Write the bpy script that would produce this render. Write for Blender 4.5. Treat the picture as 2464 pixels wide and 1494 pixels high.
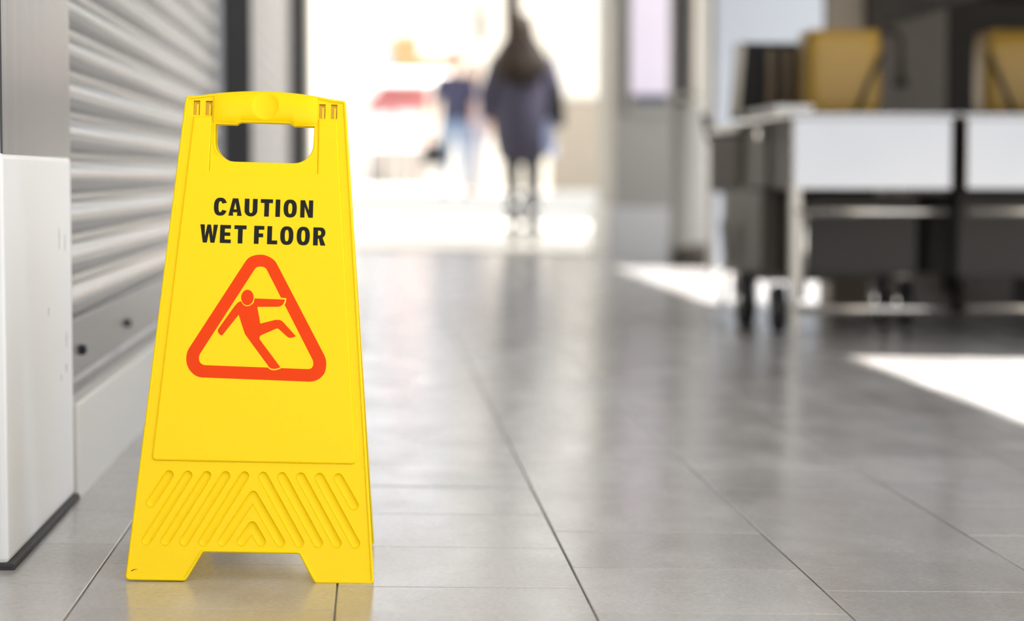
import bpy, bmesh, math, random
from math import sin, cos, pi, radians, atan, tan, sqrt, hypot
from mathutils import Vector, Matrix
from mathutils.geometry import tessellate_polygon
random.seed(7)
for o in list(bpy.data.objects): bpy.data.objects.remove(o)
SC = bpy.context.scene
COL = SC.collection

# ------------------------------------------------------------------ camera
F, CX, CY, VX, VY, CAMH = 5380., 1232., 747., 902., 425., .503
PITCH = atan((CY-VY)/F)
YAW = atan((CX-VX)*cos(PITCH)/F)
cam_d = bpy.data.cameras.new('camera'); cam = bpy.data.objects.new('camera', cam_d); COL.objects.link(cam)
cam.location = (0, 0, CAMH); cam.rotation_euler = (pi/2-PITCH, 0, -YAW)
cam_d.sensor_fit = 'HORIZONTAL'; cam_d.sensor_width = 36; cam_d.lens = F*36/2464
cam_d.clip_start = .05; cam_d.clip_end = 500
cam_d.dof.use_dof = True; cam_d.dof.focus_distance = 2.80; cam_d.dof.aperture_fstop = 2.7
SC.camera = cam
# ------------------------------------------------------------------ sky, sun, exposure
w = bpy.data.worlds.new('sky'); SC.world = w; w.use_nodes = True
bg = w.node_tree.nodes['Background']; bg.inputs[0].default_value = (.93, .965, 1, 1); bg.inputs[1].default_value = .75
SUN_EL = radians(60)
sd = bpy.data.lights.new('sun_offscreen', 'SUN'); sd.energy = 8.5; sd.angle = radians(.9); sd.color = (1, .95, .87)
sun = bpy.data.objects.new('sun_offscreen', sd); COL.objects.link(sun)
sun.rotation_euler = Vector((-cos(SUN_EL), .0, -sin(SUN_EL))).to_track_quat('-Z', 'Y').to_euler()
sun.location = (8, 5, 10)
VS = SC.view_settings
VS.view_transform = 'Standard'; VS.look = 'None'; VS.gamma = 1; VS.exposure = 1.38; VS.use_curve_mapping = False

# ------------------------------------------------------------------ helpers
TILT = .02                                    # the paving falls to the right
def gz(x): return -TILT*x
_fw = Vector((sin(YAW)*cos(PITCH), cos(YAW)*cos(PITCH), -sin(PITCH))); _rt = Vector((cos(YAW), -sin(YAW), 0)); _up = _rt.cross(_fw)
def at(px, py, Y):
    d = _fw+_rt*((px-CX)/F)-_up*((py-CY)/F)
    return Vector((0, 0, CAMH))+d*(Y/d.y)
def ax(px, Y): return at(px, 425, Y).x
def az(py, Y): return at(1500, py, Y).z

def M(name, col, rough=.5, metal=0., var=.08, scale=6., bump=0., bscale=60., spec=.5, stretch=(1, 1, 1), rvar=.08, coord='Object', emit=0., trans=0., var2=None):
    m = bpy.data.materials.new(name); m.use_nodes = True
    nt = m.node_tree; N = nt.nodes; L = nt.links; b = N['Principled BSDF']
    b.inputs['Metallic'].default_value = metal; b.inputs['Specular IOR Level'].default_value = spec
    if trans: b.inputs['Transmission Weight'].default_value = trans
    tc = N.new('ShaderNodeTexCoord'); mp = N.new('ShaderNodeMapping'); mp.inputs['Scale'].default_value = stretch
    if coord == 'World':
        g = N.new('ShaderNodeNewGeometry'); L.new(g.outputs['Position'], mp.inputs['Vector'])
    else: L.new(tc.outputs['Object'], mp.inputs['Vector'])
    nz = N.new('ShaderNodeTexNoise'); nz.inputs['Scale'].default_value = scale; nz.inputs['Detail'].default_value = 5
    L.new(mp.outputs[0], nz.inputs['Vector'])
    mx = N.new('ShaderNodeMix'); mx.data_type = 'RGBA'
    c2 = var2 or tuple(min(1, c*(1+var)) for c in col)
    mx.inputs[6].default_value = tuple(c*(1-var) for c in col)+(1,); mx.inputs[7].default_value = tuple(c2)+(1,)
    L.new(nz.outputs['Fac'], mx.inputs[0]); L.new(mx.outputs[2], b.inputs['Base Color'])
    mr = N.new('ShaderNodeMapRange'); mr.inputs[3].default_value = max(.02, rough-rvar); mr.inputs[4].default_value = min(1, rough+rvar)
    L.new(nz.outputs['Fac'], mr.inputs[0]); L.new(mr.outputs[0], b.inputs['Roughness'])
    if bump:
        n2 = N.new('ShaderNodeTexNoise'); n2.inputs['Scale'].default_value = bscale; n2.inputs['Detail'].default_value = 3
        L.new(mp.outputs[0], n2.inputs['Vector'])
        bp = N.new('ShaderNodeBump'); bp.inputs['Strength'].default_value = bump; bp.inputs['Distance'].default_value = .002
        L.new(n2.outputs['Fac'], bp.inputs['Height']); L.new(bp.outputs[0], b.inputs['Normal'])
    if emit:
        L.new(mx.outputs[2], b.inputs['Emission Color']); b.inputs['Emission Strength'].default_value = emit
    return m

def mesh(name, vs, fs, m=None, smooth=False):
    me = bpy.data.meshes.new(name); me.from_pydata([tuple(v) for v in vs], [], fs); me.validate(); me.update()
    bm = bmesh.new(); bm.from_mesh(me); bmesh.ops.recalc_face_normals(bm, faces=bm.faces); bm.to_mesh(me); bm.free()
    if m: me.materials.append(m)
    if smooth: me.polygons.foreach_set('use_smooth', [True]*len(me.polygons))
    return me
def ob(name, me, parent=None, loc=(0, 0, 0), rot=(0, 0, 0), label=None, cat=None, group=None, kind=None):
    o = bpy.data.objects.new(name, me); COL.objects.link(o); o.location = loc; o.rotation_euler = rot
    if parent is not None: o.parent = parent
    if label: o['label'] = label
    if cat: o['category'] = cat
    if group: o['group'] = group
    if kind: o['kind'] = kind
    return o
def thing(name, loc, label, cat, group=None, rot=(0, 0, 0), kind=None):
    o = ob(name, None, None, loc, rot, label, cat, group, kind); o.empty_display_size = .05; return o
class MB:
    def __init__(s): s.v = []; s.f = []
    def add(s, vs, fs):
        n = len(s.v); s.v += [tuple(v) for v in vs]; s.f += [tuple(i+n for i in f) for f in fs]; return s
    def box(s, x0, x1, y0, y1, z0, z1, b=0.):
        if b <= 0:
            vs = [(x, y, z) for z in (z0, z1) for y in (y0, y1) for x in (x0, x1)]
            return s.add(vs, [(0, 2, 3, 1), (4, 5, 7, 6), (0, 1, 5, 4), (1, 3, 7, 5), (3, 2, 6, 7), (2, 0, 4, 6)])
        bm = bmesh.new(); r = bmesh.ops.create_cube(bm, size=1)
        for v in bm.verts: v.co = Vector(((x0+x1)/2+v.co.x*(x1-x0), (y0+y1)/2+v.co.y*(y1-y0), (z0+z1)/2+v.co.z*(z1-z0)))
        bmesh.ops.bevel(bm, geom=bm.edges[:], offset=b, segments=3, profile=.5, affect='EDGES')
        bm.verts.ensure_lookup_table()
        vs = [v.co.copy() for v in bm.verts]; fs = [tuple(v.index for v in f.verts) for f in bm.faces]; bm.free()
        return s.add(vs, fs)
    def tube(s, pts, r, n=10, closed=False):
        pts = [Vector(p) for p in pts]; k = len(pts); rs = r if isinstance(r, (list, tuple)) else [r]*k
        rings = []; ref = None
        for i, p in enumerate(pts):
            a = pts[i-1] if (i or closed) else p; b = pts[(i+1) % k] if (i < k-1 or closed) else p
            t = (b-a).normalized()
            if ref is None: ref = t.orthogonal().normalized()
            ref = (ref-t*ref.dot(t)).normalized(); q = t.cross(ref)
            rings.append([p+(ref*cos(2*pi*j/n)+q*sin(2*pi*j/n))*rs[i] for j in range(n)])
        vs = [v for rg in rings for v in rg]; fs = []
        for i in range(k if closed else k-1):
            i2 = (i+1) % k
            for j in range(n): fs.append((i*n+j, i*n+(j+1) % n, i2*n+(j+1) % n, i2*n+j))
        if not closed: fs += [tuple(range(n)), tuple(range((k-1)*n, k*n))]
        return s.add(vs, fs)
    def loft(s, rings, cap=True):
        n = len(rings[0]); vs = [v for r in rings for v in r]; fs = []
        for i in range(len(rings)-1):
            for j in range(n): fs.append((i*n+j, i*n+(j+1) % n, (i+1)*n+(j+1) % n, (i+1)*n+j))
        if cap: fs += [tuple(range(n)), tuple(range((len(rings)-1)*n, len(rings)*n))]
        return s.add(vs, fs)
    def lathe(s, prof, c, axis='z', n=24):
        c = Vector(c); rings = []
        for r, h in prof:
            rg = []
            for j in range(n):
                a = 2*pi*j/n
                p = {'z': (r*cos(a), r*sin(a), h), 'x': (h, r*cos(a), r*sin(a)), 'y': (r*cos(a), h, r*sin(a))}[axis]
                rg.append(c+Vector(p))
            rings.append(rg)
        return s.loft(rings)
    def mesh(s, name, m=None, smooth=False): return mesh(name, s.v, s.f, m, smooth)
    def build(s, name, m, parent=None, smooth=False, **k): return ob(name, s.mesh(name, m, smooth), parent, **k)
def box(name, m, parent, x0, x1, y0, y1, z0, z1, b=0., **k): return MB().box(x0, x1, y0, y1, z0, z1, b).build(name, m, parent, **k)

# ------------------------------------------------------------------ materials
def tile_material():
    m = bpy.data.materials.new('grey_stone_tile'); m.use_nodes = True
    nt = m.node_tree; N = nt.nodes; L = nt.links; b = N['Principled BSDF']
    g = N.new('ShaderNodeNewGeometry'); oi = N.new('ShaderNodeObjectInfo')
    def noise(scale, st, det=6, rough=.6):
        mp = N.new('ShaderNodeMapping'); mp.inputs['Scale'].default_value = st; L.new(g.outputs['Position'], mp.inputs['Vector'])
        n = N.new('ShaderNodeTexNoise'); n.inputs['Scale'].default_value = scale; n.inputs['Detail'].default_value = det; n.inputs['Roughness'].default_value = rough
        L.new(mp.outputs[0], n.inputs['Vector']); return n
    n1 = noise(2.2, (1, 1, 1), 4, .5); n2 = noise(7., (1, .45, 1), 4, .5); n3 = noise(300., (.5, 1, 1), 3)
    r = N.new('ShaderNodeValToRGB'); r.color_ramp.elements[0].position = .25; r.color_ramp.elements[0].color = (.32, .302, .30, 1)
    r.color_ramp.elements[1].position = .78; r.color_ramp.elements[1].color = (.415, .415, .425, 1)
    L.new(n1.outputs['Fac'], r.inputs[0])
    # pale mopping smears
    r2 = N.new('ShaderNodeValToRGB'); r2.color_ramp.elements[0].position = .45; r2.color_ramp.elements[0].color = (0, 0, 0, 1)
    r2.color_ramp.elements[1].position = .85; r2.color_ramp.elements[1].color = (.42, .42, .42, 1); L.new(n2.outputs['Fac'], r2.inputs[0])
    mx = N.new('ShaderNodeMix'); mx.data_type = 'RGBA'; mx.inputs[7].default_value = (.56, .56, .575, 1)
    L.new(r2.outputs[0], mx.inputs[0]); L.new(r.outputs[0], mx.inputs[6])
    hs = N.new('ShaderNodeHueSaturation'); mr0 = N.new('ShaderNodeMapRange'); mr0.inputs[3].default_value = .93; mr0.inputs[4].default_value = 1.07
    L.new(oi.outputs['Random'], mr0.inputs[0]); L.new(mr0.outputs[0], hs.inputs['Value']); L.new(mx.outputs[2], hs.inputs['Color'])
    # fine speckle
    mx3 = N.new('ShaderNodeMix'); mx3.data_type = 'RGBA'; mx3.blend_type = 'OVERLAY'; mx3.inputs[0].default_value = .35
    L.new(hs.outputs[0], mx3.inputs[6]); L.new(n3.outputs['Color'], mx3.inputs[7]); L.new(n3.outputs['Fac'], mx3.inputs[7])
    L.new(mx3.outputs[2], b.inputs['Base Color'])
    mr = N.new('ShaderNodeMapRange'); mr.inputs[1].default_value = .3; mr.inputs[2].default_value = .75; mr.inputs[3].default_value = .16; mr.inputs[4].default_value = .27
    L.new(n2.outputs['Fac'], mr.inputs[0]); L.new(mr.outputs[0], b.inputs['Roughness'])
    b.inputs['Specular IOR Level'].default_value = .4
    bp = N.new('ShaderNodeBump'); bp.inputs['Strength'].default_value = .10; bp.inputs['Distance'].default_value = .001
    n4 = noise(170., (.45, 1, 1), 3); L.new(n4.outputs['Fac'], bp.inputs['Height'])
    bp2 = N.new('ShaderNodeBump'); bp2.inputs['Strength'].default_value = .12; bp2.inputs['Distance'].default_value = .004
    n5 = noise(9., (1, 1, 1), 2); L.new(n5.outputs['Fac'], bp2.inputs['Height']); L.new(bp.outputs[0], bp2.inputs['Normal'])
    L.new(bp2.outputs[0], b.inputs['Normal'])
    return m
m_tile = tile_material()
m_grout = M('dark_grout', (.07, .065, .06), .8, var=.5, scale=7, var2=(.62, .61, .57), coord='World')
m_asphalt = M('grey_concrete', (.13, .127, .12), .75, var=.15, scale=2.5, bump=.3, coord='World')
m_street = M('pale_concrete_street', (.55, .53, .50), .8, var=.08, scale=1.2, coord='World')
m_roof = M('white_painted_soffit', (.62, .61, .59), .7, var=.03)
m_curb = M('offwhite_painted_kerb', (.60, .595, .575), .45, var=.03, scale=4)
m_steel_slat = M('galvanised_slat', (.30, .303, .315), .25, 1., var=.07, scale=3., stretch=(1, .35, 5), rvar=.05)
m_slat_pale = M('pale_slat', (.62, .60, .59), .45, .0, var=.06, scale=3)  # paler, non-metal slat colour for the second shutter
m_black_frame = M('charcoal_frame', (.035, .036, .04), .9, var=.12, scale=3, spec=.03)
m_cream = M('cream_plaster', (.66, .63, .57), .7, var=.04, scale=2)
m_post_steel = M('brushed_steel_post', (.27, .27, .28), .24, 1., var=.2, scale=5., stretch=(10, 10, .15), rvar=.06)
m_white_cover = M('white_sheet_cover', (.76, .77, .785), .32, var=.035, scale=2.2, stretch=(1, 1, .8), rvar=.06)
m_rubber = M('black_rubber', (.022, .022, .024), .6, var=.3, scale=30)
m_tyre = M('black_tyre', (.015, .015, .016), .55, var=.3, scale=20)
m_scuff = M('grey_scuff', (.30, .30, .31), .6, var=.2, scale=60)
m_yellow = M('yellow_plastic', (.97, .675, .0), .36, var=.012, scale=5, spec=.18, rvar=.04)
m_yellow_in = M('amber_slot_plastic', (.90, .52, .006), .35, var=.15, scale=60)
m_red = M('orange_red_print', (.82, .055, .004), .5, var=.03, scale=15, spec=.1)
m_ink = M('black_print', (.014, .014, .012), .5, var=.1, scale=30, spec=.1)
m_steel = M('stainless_sheet', (.34, .34, .35), .2, 1., var=.05, scale=2., rvar=.08)
m_steel_dull = M('dull_stainless', (.34, .32, .29), .35, 1., var=.1, scale=4)
m_tube = M('steel_tube', (.62, .59, .55), .25, 1., var=.1, scale=6)
m_chrome = M('chrome', (.8, .8, .8), .08, 1., var=.03)
m_brown = M('brown_painted_panel', (.075, .060, .048), .5, var=.2, scale=3)
m_tan = M('tan_laminate', (.16, .12, .075), .5, var=.15, scale=4)
m_taupe = M('taupe_canvas', (.17, .15, .13), .75, var=.15, scale=5)
m_blackgloss = M('black_panel', (.012, .011, .011), .5, var=.2, spec=.2)
m_mustard = M('mustard_plastic', (.30, .18, .02), .4, var=.08, scale=3)
m_strap = M('black_strap', (.02, .02, .02), .6, var=.2)
m_concrete = M('grey_concrete_column', (.24, .22, .20), .75, var=.12, scale=3)
m_pillar = M('grey_painted_pillar', (.36, .355, .34), .6, var=.04, scale=2)
m_plinth = M('pale_stone_plinth', (.60, .61, .63), .5, var=.05, scale=3)
m_pale_blue = M('pale_blue_board', (.52, .58, .67), .5, var=.04, scale=2)
m_poster = M('lavender_backlit_poster', (.75, .70, .84), .4, var=.05, scale=3, emit=.09)
m_navy = M('navy_strip', (.05, .07, .12), .5)
m_cream_frame = M('cream_window_frame', (.58, .54, .47), .5, var=.05)
m_beige = M('beige_kiosk_panel', (.40, .345, .28), .6, var=.06, scale=2)
m_glass = M('window_glass', (.95, .97, 1), .03, var=0, trans=1., rvar=.0)
m_shade_dark = M('shade_dark_board', (.035, .031, .028), .7, var=.25, scale=2)  # stall shade is put into this near-black base colour
m_skin = M('skin', (.62, .37, .26), .5, var=.05)
m_hair = M('dark_brown_hair', (.012, .0065, .004), .5, spec=.2, var=.5, scale=14, stretch=(4, 4, .5))
m_hair2 = M('black_hair', (.02, .015, .012), .45, var=.3, scale=20)
m_coat = M('slate_blue_coat', (.042, .040, .062), .9, spec=.1, var=.1, scale=20, bump=.2, bscale=300)
m_shirt_blue = M('pale_blue_shirt', (.22, .26, .42), .8, var=.1)
m_tights = M('black_tights', (.010, .010, .013), .6, var=.2)
m_boot = M('black_leather', (.010, .010, .010), .35, var=.2)
m_navy_shirt = M('navy_tshirt', (.035, .035, .075), .8, var=.1)
m_jeans = M('washed_blue_jeans', (.20, .27, .40), .8, var=.15, scale=20)
m_pale_cloth = M('pale_lilac_cloth', (.55, .50, .58), .8, var=.1)
m_pink_cloth = M('pale_grey_trousers', (.48, .48, .58), .8, var=.1)
m_eye = M('eye_white', (.8, .8, .8), .2, var=0); m_iris = M('dark_iris', (.02, .012, .01), .2)
m_lip = M('lip', (.45, .16, .14), .45)
m_orange_sign = M('coral_sign', (.85, .22, .10), .5, var=.1); m_white = M('white_paint', (.8, .8, .8), .5, var=.03)
m_slate = M('grey_blue_sign', (.40, .44, .52), .5); m_awning_red = M('dusty_red_awning', (.45, .16, .17), .8, var=.1)
m_shop = M('pale_shopfront', (.70, .69, .66), .7, var=.05, scale=1); m_shopdark = M('shop_interior', (.34, .31, .29), .7, var=.3, scale=2)
m_wood = M('brown_wood', (.16, .10, .065), .6, var=.2, scale=5)
m_crate = [M('cream_crate', (.72, .66, .55), .6, var=.06), M('white_crate', (.8, .8, .8), .6, var=.04), M('pink_crate', (.75, .55, .50), .6, var=.06), M('pale_blue_crate', (.62, .70, .76), .6, var=.06)]

# ------------------------------------------------------------------ floor: separate tiles on a grout bed
FX0, FX1, FY0, FY1 = -1.56, 3.88, -3.0, 15.47
floor = ob('floor', mesh('floor', [(x, y, gz(x)-.004-d) for d in (.0, .12) for x, y in ((FX0, FY0), (FX1, FY0), (FX1, FY1), (FX0, FY1))],
    [(0, 1, 2, 3), (7, 6, 5, 4), (0, 4, 5, 1), (1, 5, 6, 2), (2, 6, 7, 3), (3, 7, 4, 0)], m_grout), kind='structure', label='wet grey stone tile floor laid in running bond with thin dark joints')
TW, TL = .302, .300
def tile_geo(wx, ly, c=.0012, h=.012):
    a, b = wx/2, ly/2
    o = [(-a, -b), (a, -b), (a, b), (-a, b)]; i = [(-a+c, -b+c), (a-c, -b+c), (a-c, b-c), (-a+c, b-c)]
    vs = [(x, y, 0) for x, y in i]+[(x, y, -c*.6) for x, y in o]+[(x, y, -h) for x, y in o]
    fs = [(0, 1, 2, 3)]
    for k in range(4):
        k2 = (k+1) % 4; fs += [(4+k, 4+k2, k2, k), (8+k, 8+k2, 4+k2, 4+k)]
    return vs, fs
tv, tf = tile_geo(TW-.0024, TL-.0010)
me_tile = mesh('tile', tv, tf, m_tile)
cands = []
for k in range(-4, 15):
    xc = -.350+TW*(k-.5)
    if xc-TW/2 < FX0-.2 or xc+TW/2 > FX1+.2: continue
    off = 3.029+(.15 if k % 2 else 0)
    for j in range(-21, 43):
        yc = off+TL*(j+.5)
        if yc-TL/2 < FY0 or yc+TL/2 > FY1+.01: continue
        dx = xc-yc*tan(YAW)
        vis = yc > 1.9 and -.29*yc-.25 < dx+0 < .24*yc+.25 and yc < 9.2 and xc > -.62
        cands.append((0 if vis else 1, yc, xc))
cands.sort()
rest = MB()
trot = math.atan(TILT)
for n_, (nv, yc, xc) in enumerate(cands):
    dz = -random.random()*.0006
    if nv == 0 and n_ < 300:
        ob('tile', me_tile, floor, (xc, yc, gz(xc)+dz), (random.uniform(-.0012, .0012), trot+random.uniform(-.0012, .0012), 0))
    else:
        rest.add([(x+xc, y+yc, z+gz(x+xc)+dz) for x, y, z in tv], tf)
rest.build('tile_field', m_tile, floor, kind='stuff')

# ------------------------------------------------------------------ the place: ground beyond, roof, left wall
def slab(name, x0, x1, y0, y1, za, zb, m, th=.25, **k):
    """ground piece that keeps the cross fall; za/zb = height at its near and far edge"""
    vs = [(x, y, (za if y == y0 else zb)+gz(x)-d) for d in (0, th) for x, y in ((x0, y0), (x1, y0), (x1, y1), (x0, y1))]
    return ob(name, mesh(name, vs, [(0, 1, 2, 3), (7, 6, 5, 4), (0, 4, 5, 1), (1, 5, 6, 2), (2, 6, 7, 3), (3, 7, 4, 0)], m), **k)
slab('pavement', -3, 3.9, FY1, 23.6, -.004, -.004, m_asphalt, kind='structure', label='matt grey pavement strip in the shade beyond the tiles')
slab('street_ramp', -6, 9, 23.6, 25.6, -.004, .31, m_street, kind='structure', label='sunlit pale ramp rising to the street')
slab('street', -14, 16, 25.6, 62, .31, .31, m_street, kind='structure', label='sunlit pale street past the end of the arcade')
slab('yard', FX1, 22, -12, 23.6, -.004, -.004, m_street, kind='structure', label='sunlit pale concrete yard beside the arcade')
slab('forecourt', -14, FX1, -14, FY0, -.004, -.004, m_street, kind='structure', label='pale concrete forecourt before the arcade')
RZ = 2.95
RX = 1.42+RZ/tan(SUN_EL)
MB().box(-1.6, RX, -1.0, 16.3, RZ, RZ+.2).box(RX, 7.5, 6.62, 9.2, RZ, RZ+.2).box(RX, 6.2, 13.1, 16.3, RZ, RZ+.2).build('ceiling', m_roof, kind='structure', label='white painted soffit over the walkway with an extension added for shade')  # last box: unseen extension, added to keep sun off the round column
WX = -.455
# wall behind the shutters
box('wall_front_left', m_cream, None, -1.6, -.80, -13.9, 3.46, -.02, RZ, kind='structure', label='cream wall beside the steel post')  # added length behind the camera blocks sky light on the left
box('wall_left', m_cream, None, -1.5, -.62, 3.47, 23.6, -.02, RZ, kind='structure', label='wall behind the roller shutters')
MB().box(-.66, WX, 3.452, 7.05, -.02, .156, .006).build('baseboard_left', m_curb, kind='structure', label='off-white painted kerb under the roller shutter')
MB().box(-.66, WX, 8.47, 12.65, -.02, .156, .006).build('trim_1', m_curb, kind='structure', label='off-white kerb under the pale shutter')
MB().box(-.70, WX-.005, 7.05, 8.47, -.02, RZ, .012).build('trim_2', m_black_frame, kind='structure', label='charcoal pilaster between the two shutters')
MB().box(-.70, WX-.005, 12.65, 15.3, -.02, RZ, .012).build('trim_3', m_black_frame, kind='structure', label='charcoal pilaster at the far end of the pale shutter')
MB().box(-.66, WX+.01, 15.3, 23.6, -.02, RZ, .012).build('trim_4', m_cream, kind='structure', label='cream wall return leading out to the street')

def shutter(name, y0, y1, msl, label, z0=.156, pitch=.0675, px=-.50, bolts=True):
    s = thing(name, (px, (y0+y1)/2, z0), label, 'roller shutter'); hy = (y1-y0)/2
    # bottom rail: a flat bar with a lip
    pr = [(.0, 0), (.020, 0), (.020, .018), (.012, .022), (.012, .112), (.004, .118), (0, .118)]
    MB().loft([[(x, y, z) for x, z in pr] for y in (-hy, hy)]).build('bottom_rail', msl, s)
    if bolts:
        for t in (.25, .93, 1.9):
            MB().lathe([(.009, 0), (.009, .006), (.004, .009)], (.012, -hy+t, .06), 'x', 10).build('bolt', m_black_frame, s)
    prof = []
    for i in range(13):                               # rolled slat: deep curve, then a flat hooked neck
        t = i/12
        x = .002+.017*sin(pi*min(1, t/.72))**.8 if t < .72 else .002+.004*sin(pi*(t-.72)/.28)
        prof.append((x, t*pitch))
    back = [(x-.004, z) for x, z in reversed(prof)]
    ring = prof+back
    me = MB().loft([[(x, y, z) for x, z in ring] for y in (-hy, hy)]).mesh('slat', msl)
    n = int((RZ-.1-z0-.118)/pitch)
    for i in range(n): ob('slat', me, s, (0, 0, .118+i*pitch))
    MB().box(-.03, .03, -hy-.03, -hy+.012, 0, RZ-z0).build('guide_channel', msl, s); MB().box(-.03, .03, hy-.012, hy+.03, 0, RZ-z0).build('guide_channel', msl, s)
shutter('roller_shutter', 3.49, 7.02, m_steel_slat, 'grey galvanised roller shutter standing on the off-white kerb behind the yellow sign')
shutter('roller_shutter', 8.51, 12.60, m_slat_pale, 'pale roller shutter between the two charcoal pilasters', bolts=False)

# ------------------------------------------------------------------ steel post with a white cover
post = thing('steel_post', (-.61, 3.138, gz(-.61)), 'brushed steel column with a white cover round its foot', 'column')
PX0, PX1, PY0, PY1 = -.14, .1445, -.308, .308
MB().box(PX0, PX1, PY0, PY1, .0, RZ-.01, .014).build('shaft', m_post_steel, post, smooth=False)
cv = MB().box(PX0-.003, PX1+.003, PY0-.003, PY1+.003, .002, .521, .008).build('white_cover', m_white_cover, post)
MB().box(PX0-.005, PX1+.011, PY0-.009, PY1+.006, -.012, .005, .003).build('rubber_seal', m_rubber, post)
fx = PX1+.0032
for (yy, zz, a, b) in ((.175, .40, .0010, .016), (.235, .392, .0010, .013), (.235, .205, .003, .007), (.24, .247, .0015, .012), (.18, .195, .001, .005), (.06, .30, .0008, .006)):
    pts = [(fx, yy+a*cos(t)*(1+.3*sin(3*t)), zz+b*sin(t)) for t in [2*pi*i/10 for i in range(10)]]
    MB().loft([pts, [(x+.0003, y, z) for x, y, z in pts]]).build('scuff_mark', m_scuff, cv)

# ------------------------------------------------------------------ the wet floor sign
LEAN = radians(13)
def P(u, v, wd):            # panel millimetres -> sign space metres (u right, v up the panel, wd out of the panel)
    return Vector((u, v*sin(LEAN)-wd*cos(LEAN), v*cos(LEAN)+wd*sin(LEAN)))/1000
def area(l): return sum(l[i-1][0]*l[i][1]-l[i][0]*l[i-1][1] for i in range(len(l)))/2
def ccw(l): return l if area(l) > 0 else l[::-1]
def inset(l, d):
    n = len(l); r = []
    for i in range(n):
        p0, p1, p2 = Vector(l[i-1]), Vector(l[i]), Vector(l[(i+1) % n])
        a = (p1-p0).normalized(); b = (p2-p1).normalized(); na = Vector((-a.y, a.x)); nb = Vector((-b.y, b.x))
        q = na+nb; q = q.normalized() if q.length > 1e-6 else na
        r.append(tuple(p1+q*(d/max(.5, q.dot(na)))))
    return r
def fill(loops):
    tris = tessellate_polygon([[Vector((x, y, 0)) for x, y in l] for l in loops]); return [tuple(t) for t in tris]
def prism(loops, w0, w1, bev=0., mapf=None):
    """flat piece with holes; loops[0] is the outline. Returns an MB in sign space"""
    mapf = mapf or P
    loops = [ccw(loops[0])]+[ccw(l)[::-1] for l in loops[1:]]
    mb = MB(); top = [inset(l, bev) if bev else l for l in loops]
    flat = [p for l in top for p in l]; tr = fill(top)
    mb.add([mapf(x, y, w1) for x, y in flat], tr)
    flat0 = [p for l in loops for p in l]
    mb.add([mapf(x, y, w0) for x, y in flat0], [t[::-1] for t in fill(loops)])
    for lo, lt in zip(loops, top):
        n = len(lo)
        if bev:
            rings = [[mapf(x, y, w0) for x, y in lo]]
            for k in range(0, 5):
                a = pi/2*k/4; e = bev*(1-cos(a)); rings.append([mapf(*p, w1-bev*(1-sin(a)) if w1-bev*(1-sin(a)) > w0 else w0+(w1-w0)*k/4) for p in inset(lo, e)])
        else: rings = [[mapf(x, y, w0) for x, y in lo], [mapf(x, y, w1) for x, y in lo]]
        mb.loft(rings, cap=False)
    return mb
def arc(cx, cy, rx, ry, a0, a1, n): return [(cx+rx*cos(radians(a0+(a1-a0)*i/n)), cy+ry*sin(radians(a0+(a1-a0)*i/n))) for i in range(n+1)]
def stroke(pl, r, n=8):
    """outline of a polyline swept by a disc"""
    pl = [Vector(p) for p in pl]; d = [(pl[i+1]-pl[i]).normalized() for i in range(len(pl)-1)]
    left = []; right = []
    for i, p in enumerate(pl):
        if i == 0: nn = Vector((-d[0].y, d[0].x)); left.append(p+nn*r); right.append(p-nn*r)
        elif i == len(pl)-1: nn = Vector((-d[-1].y, d[-1].x)); left.append(p+nn*r); right.append(p-nn*r)
        else:
            na = Vector((-d[i-1].y, d[i-1].x)); nb = Vector((-d[i].y, d[i].x)); q = (na+nb).normalized(); k = r/max(.4, q.dot(na)); right.append(p-q*k)
            a0 = math.atan2(na.y, na.x); a1 = math.atan2(nb.y, nb.x); a1 = a1-2*pi if a1 > a0 else a1   # round outer bend (right turns)
            left += [p+Vector((cos(a0+(a1-a0)*j/6), sin(a0+(a1-a0)*j/6)))*r for j in range(7)]
    def cap(c, dr):
        a = math.atan2(dr.y, dr.x); return [c+Vector((cos(a+pi/2-pi*i/n), sin(a+pi/2-pi*i/n)))*r for i in range(1, n)]
    out = left+cap(pl[-1], d[-1])+right[::-1]+cap(pl[0], -d[0])
    return [tuple(p) for p in out]
def sym(half):              # half outline from the bottom centre up the right side to the top centre
    return half+[(-u, v) for u, v in reversed(half) if abs(u) > 1e-6]
OUTL = sym([(0, 36), (57, 36)]+arc(57, 32, 4, 4, 90, 33, 3)[1:]+[(77.6, 3.6)]+arc(82.2, 4, 4, 4, 213, 270, 3)[1:]+[(147.4, 0)]+arc(148, 4.5, 4.5, 4.5, 270, 362, 4)[1:]
    +arc(98, 611.5, 4.2, 4.2, 5, 80, 3)+[(101-14*i, 625-.00112*(101-14*i)**2+.8*0) for i in range(1, 7)]+[(0, 625)])
HOLE = sym([(0, 531), (37, 531)]+arc(37, 557, 26, 26, -78, -5, 7)+[(63, 580.5), (36.5, 580.5), (34.5, 582.5), (31, 584), (0, 584)])
GROOVES = [[(-104.5, 130.5), (-125.3, 96)], [(-81.4, 130.5), (-129, 49)], [(-58, 130.5), (-105.6, 49)], [(-34.6, 130.8), (-82.3, 49)], [(-11.2, 131), (-59, 49)],
    [(-35.6, 49.5), (.3, 107), (36, 49.5)], [(-12, 50), (.4, 69), (12.2, 50)],
    [(11.9, 131), (59.4, 49.5)], [(35.4, 131), (82.8, 49.5)], [(58.8, 131), (105.8, 49.5)], [(82, 131), (128.8, 49.5)], [(105.5, 131), (125.8, 97)]]
GR = 5.6
SLOTS = [(-91.6, -83.6), (-76.2, -68), (68.3, 76.4), (83.5, 91.4)]
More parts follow.
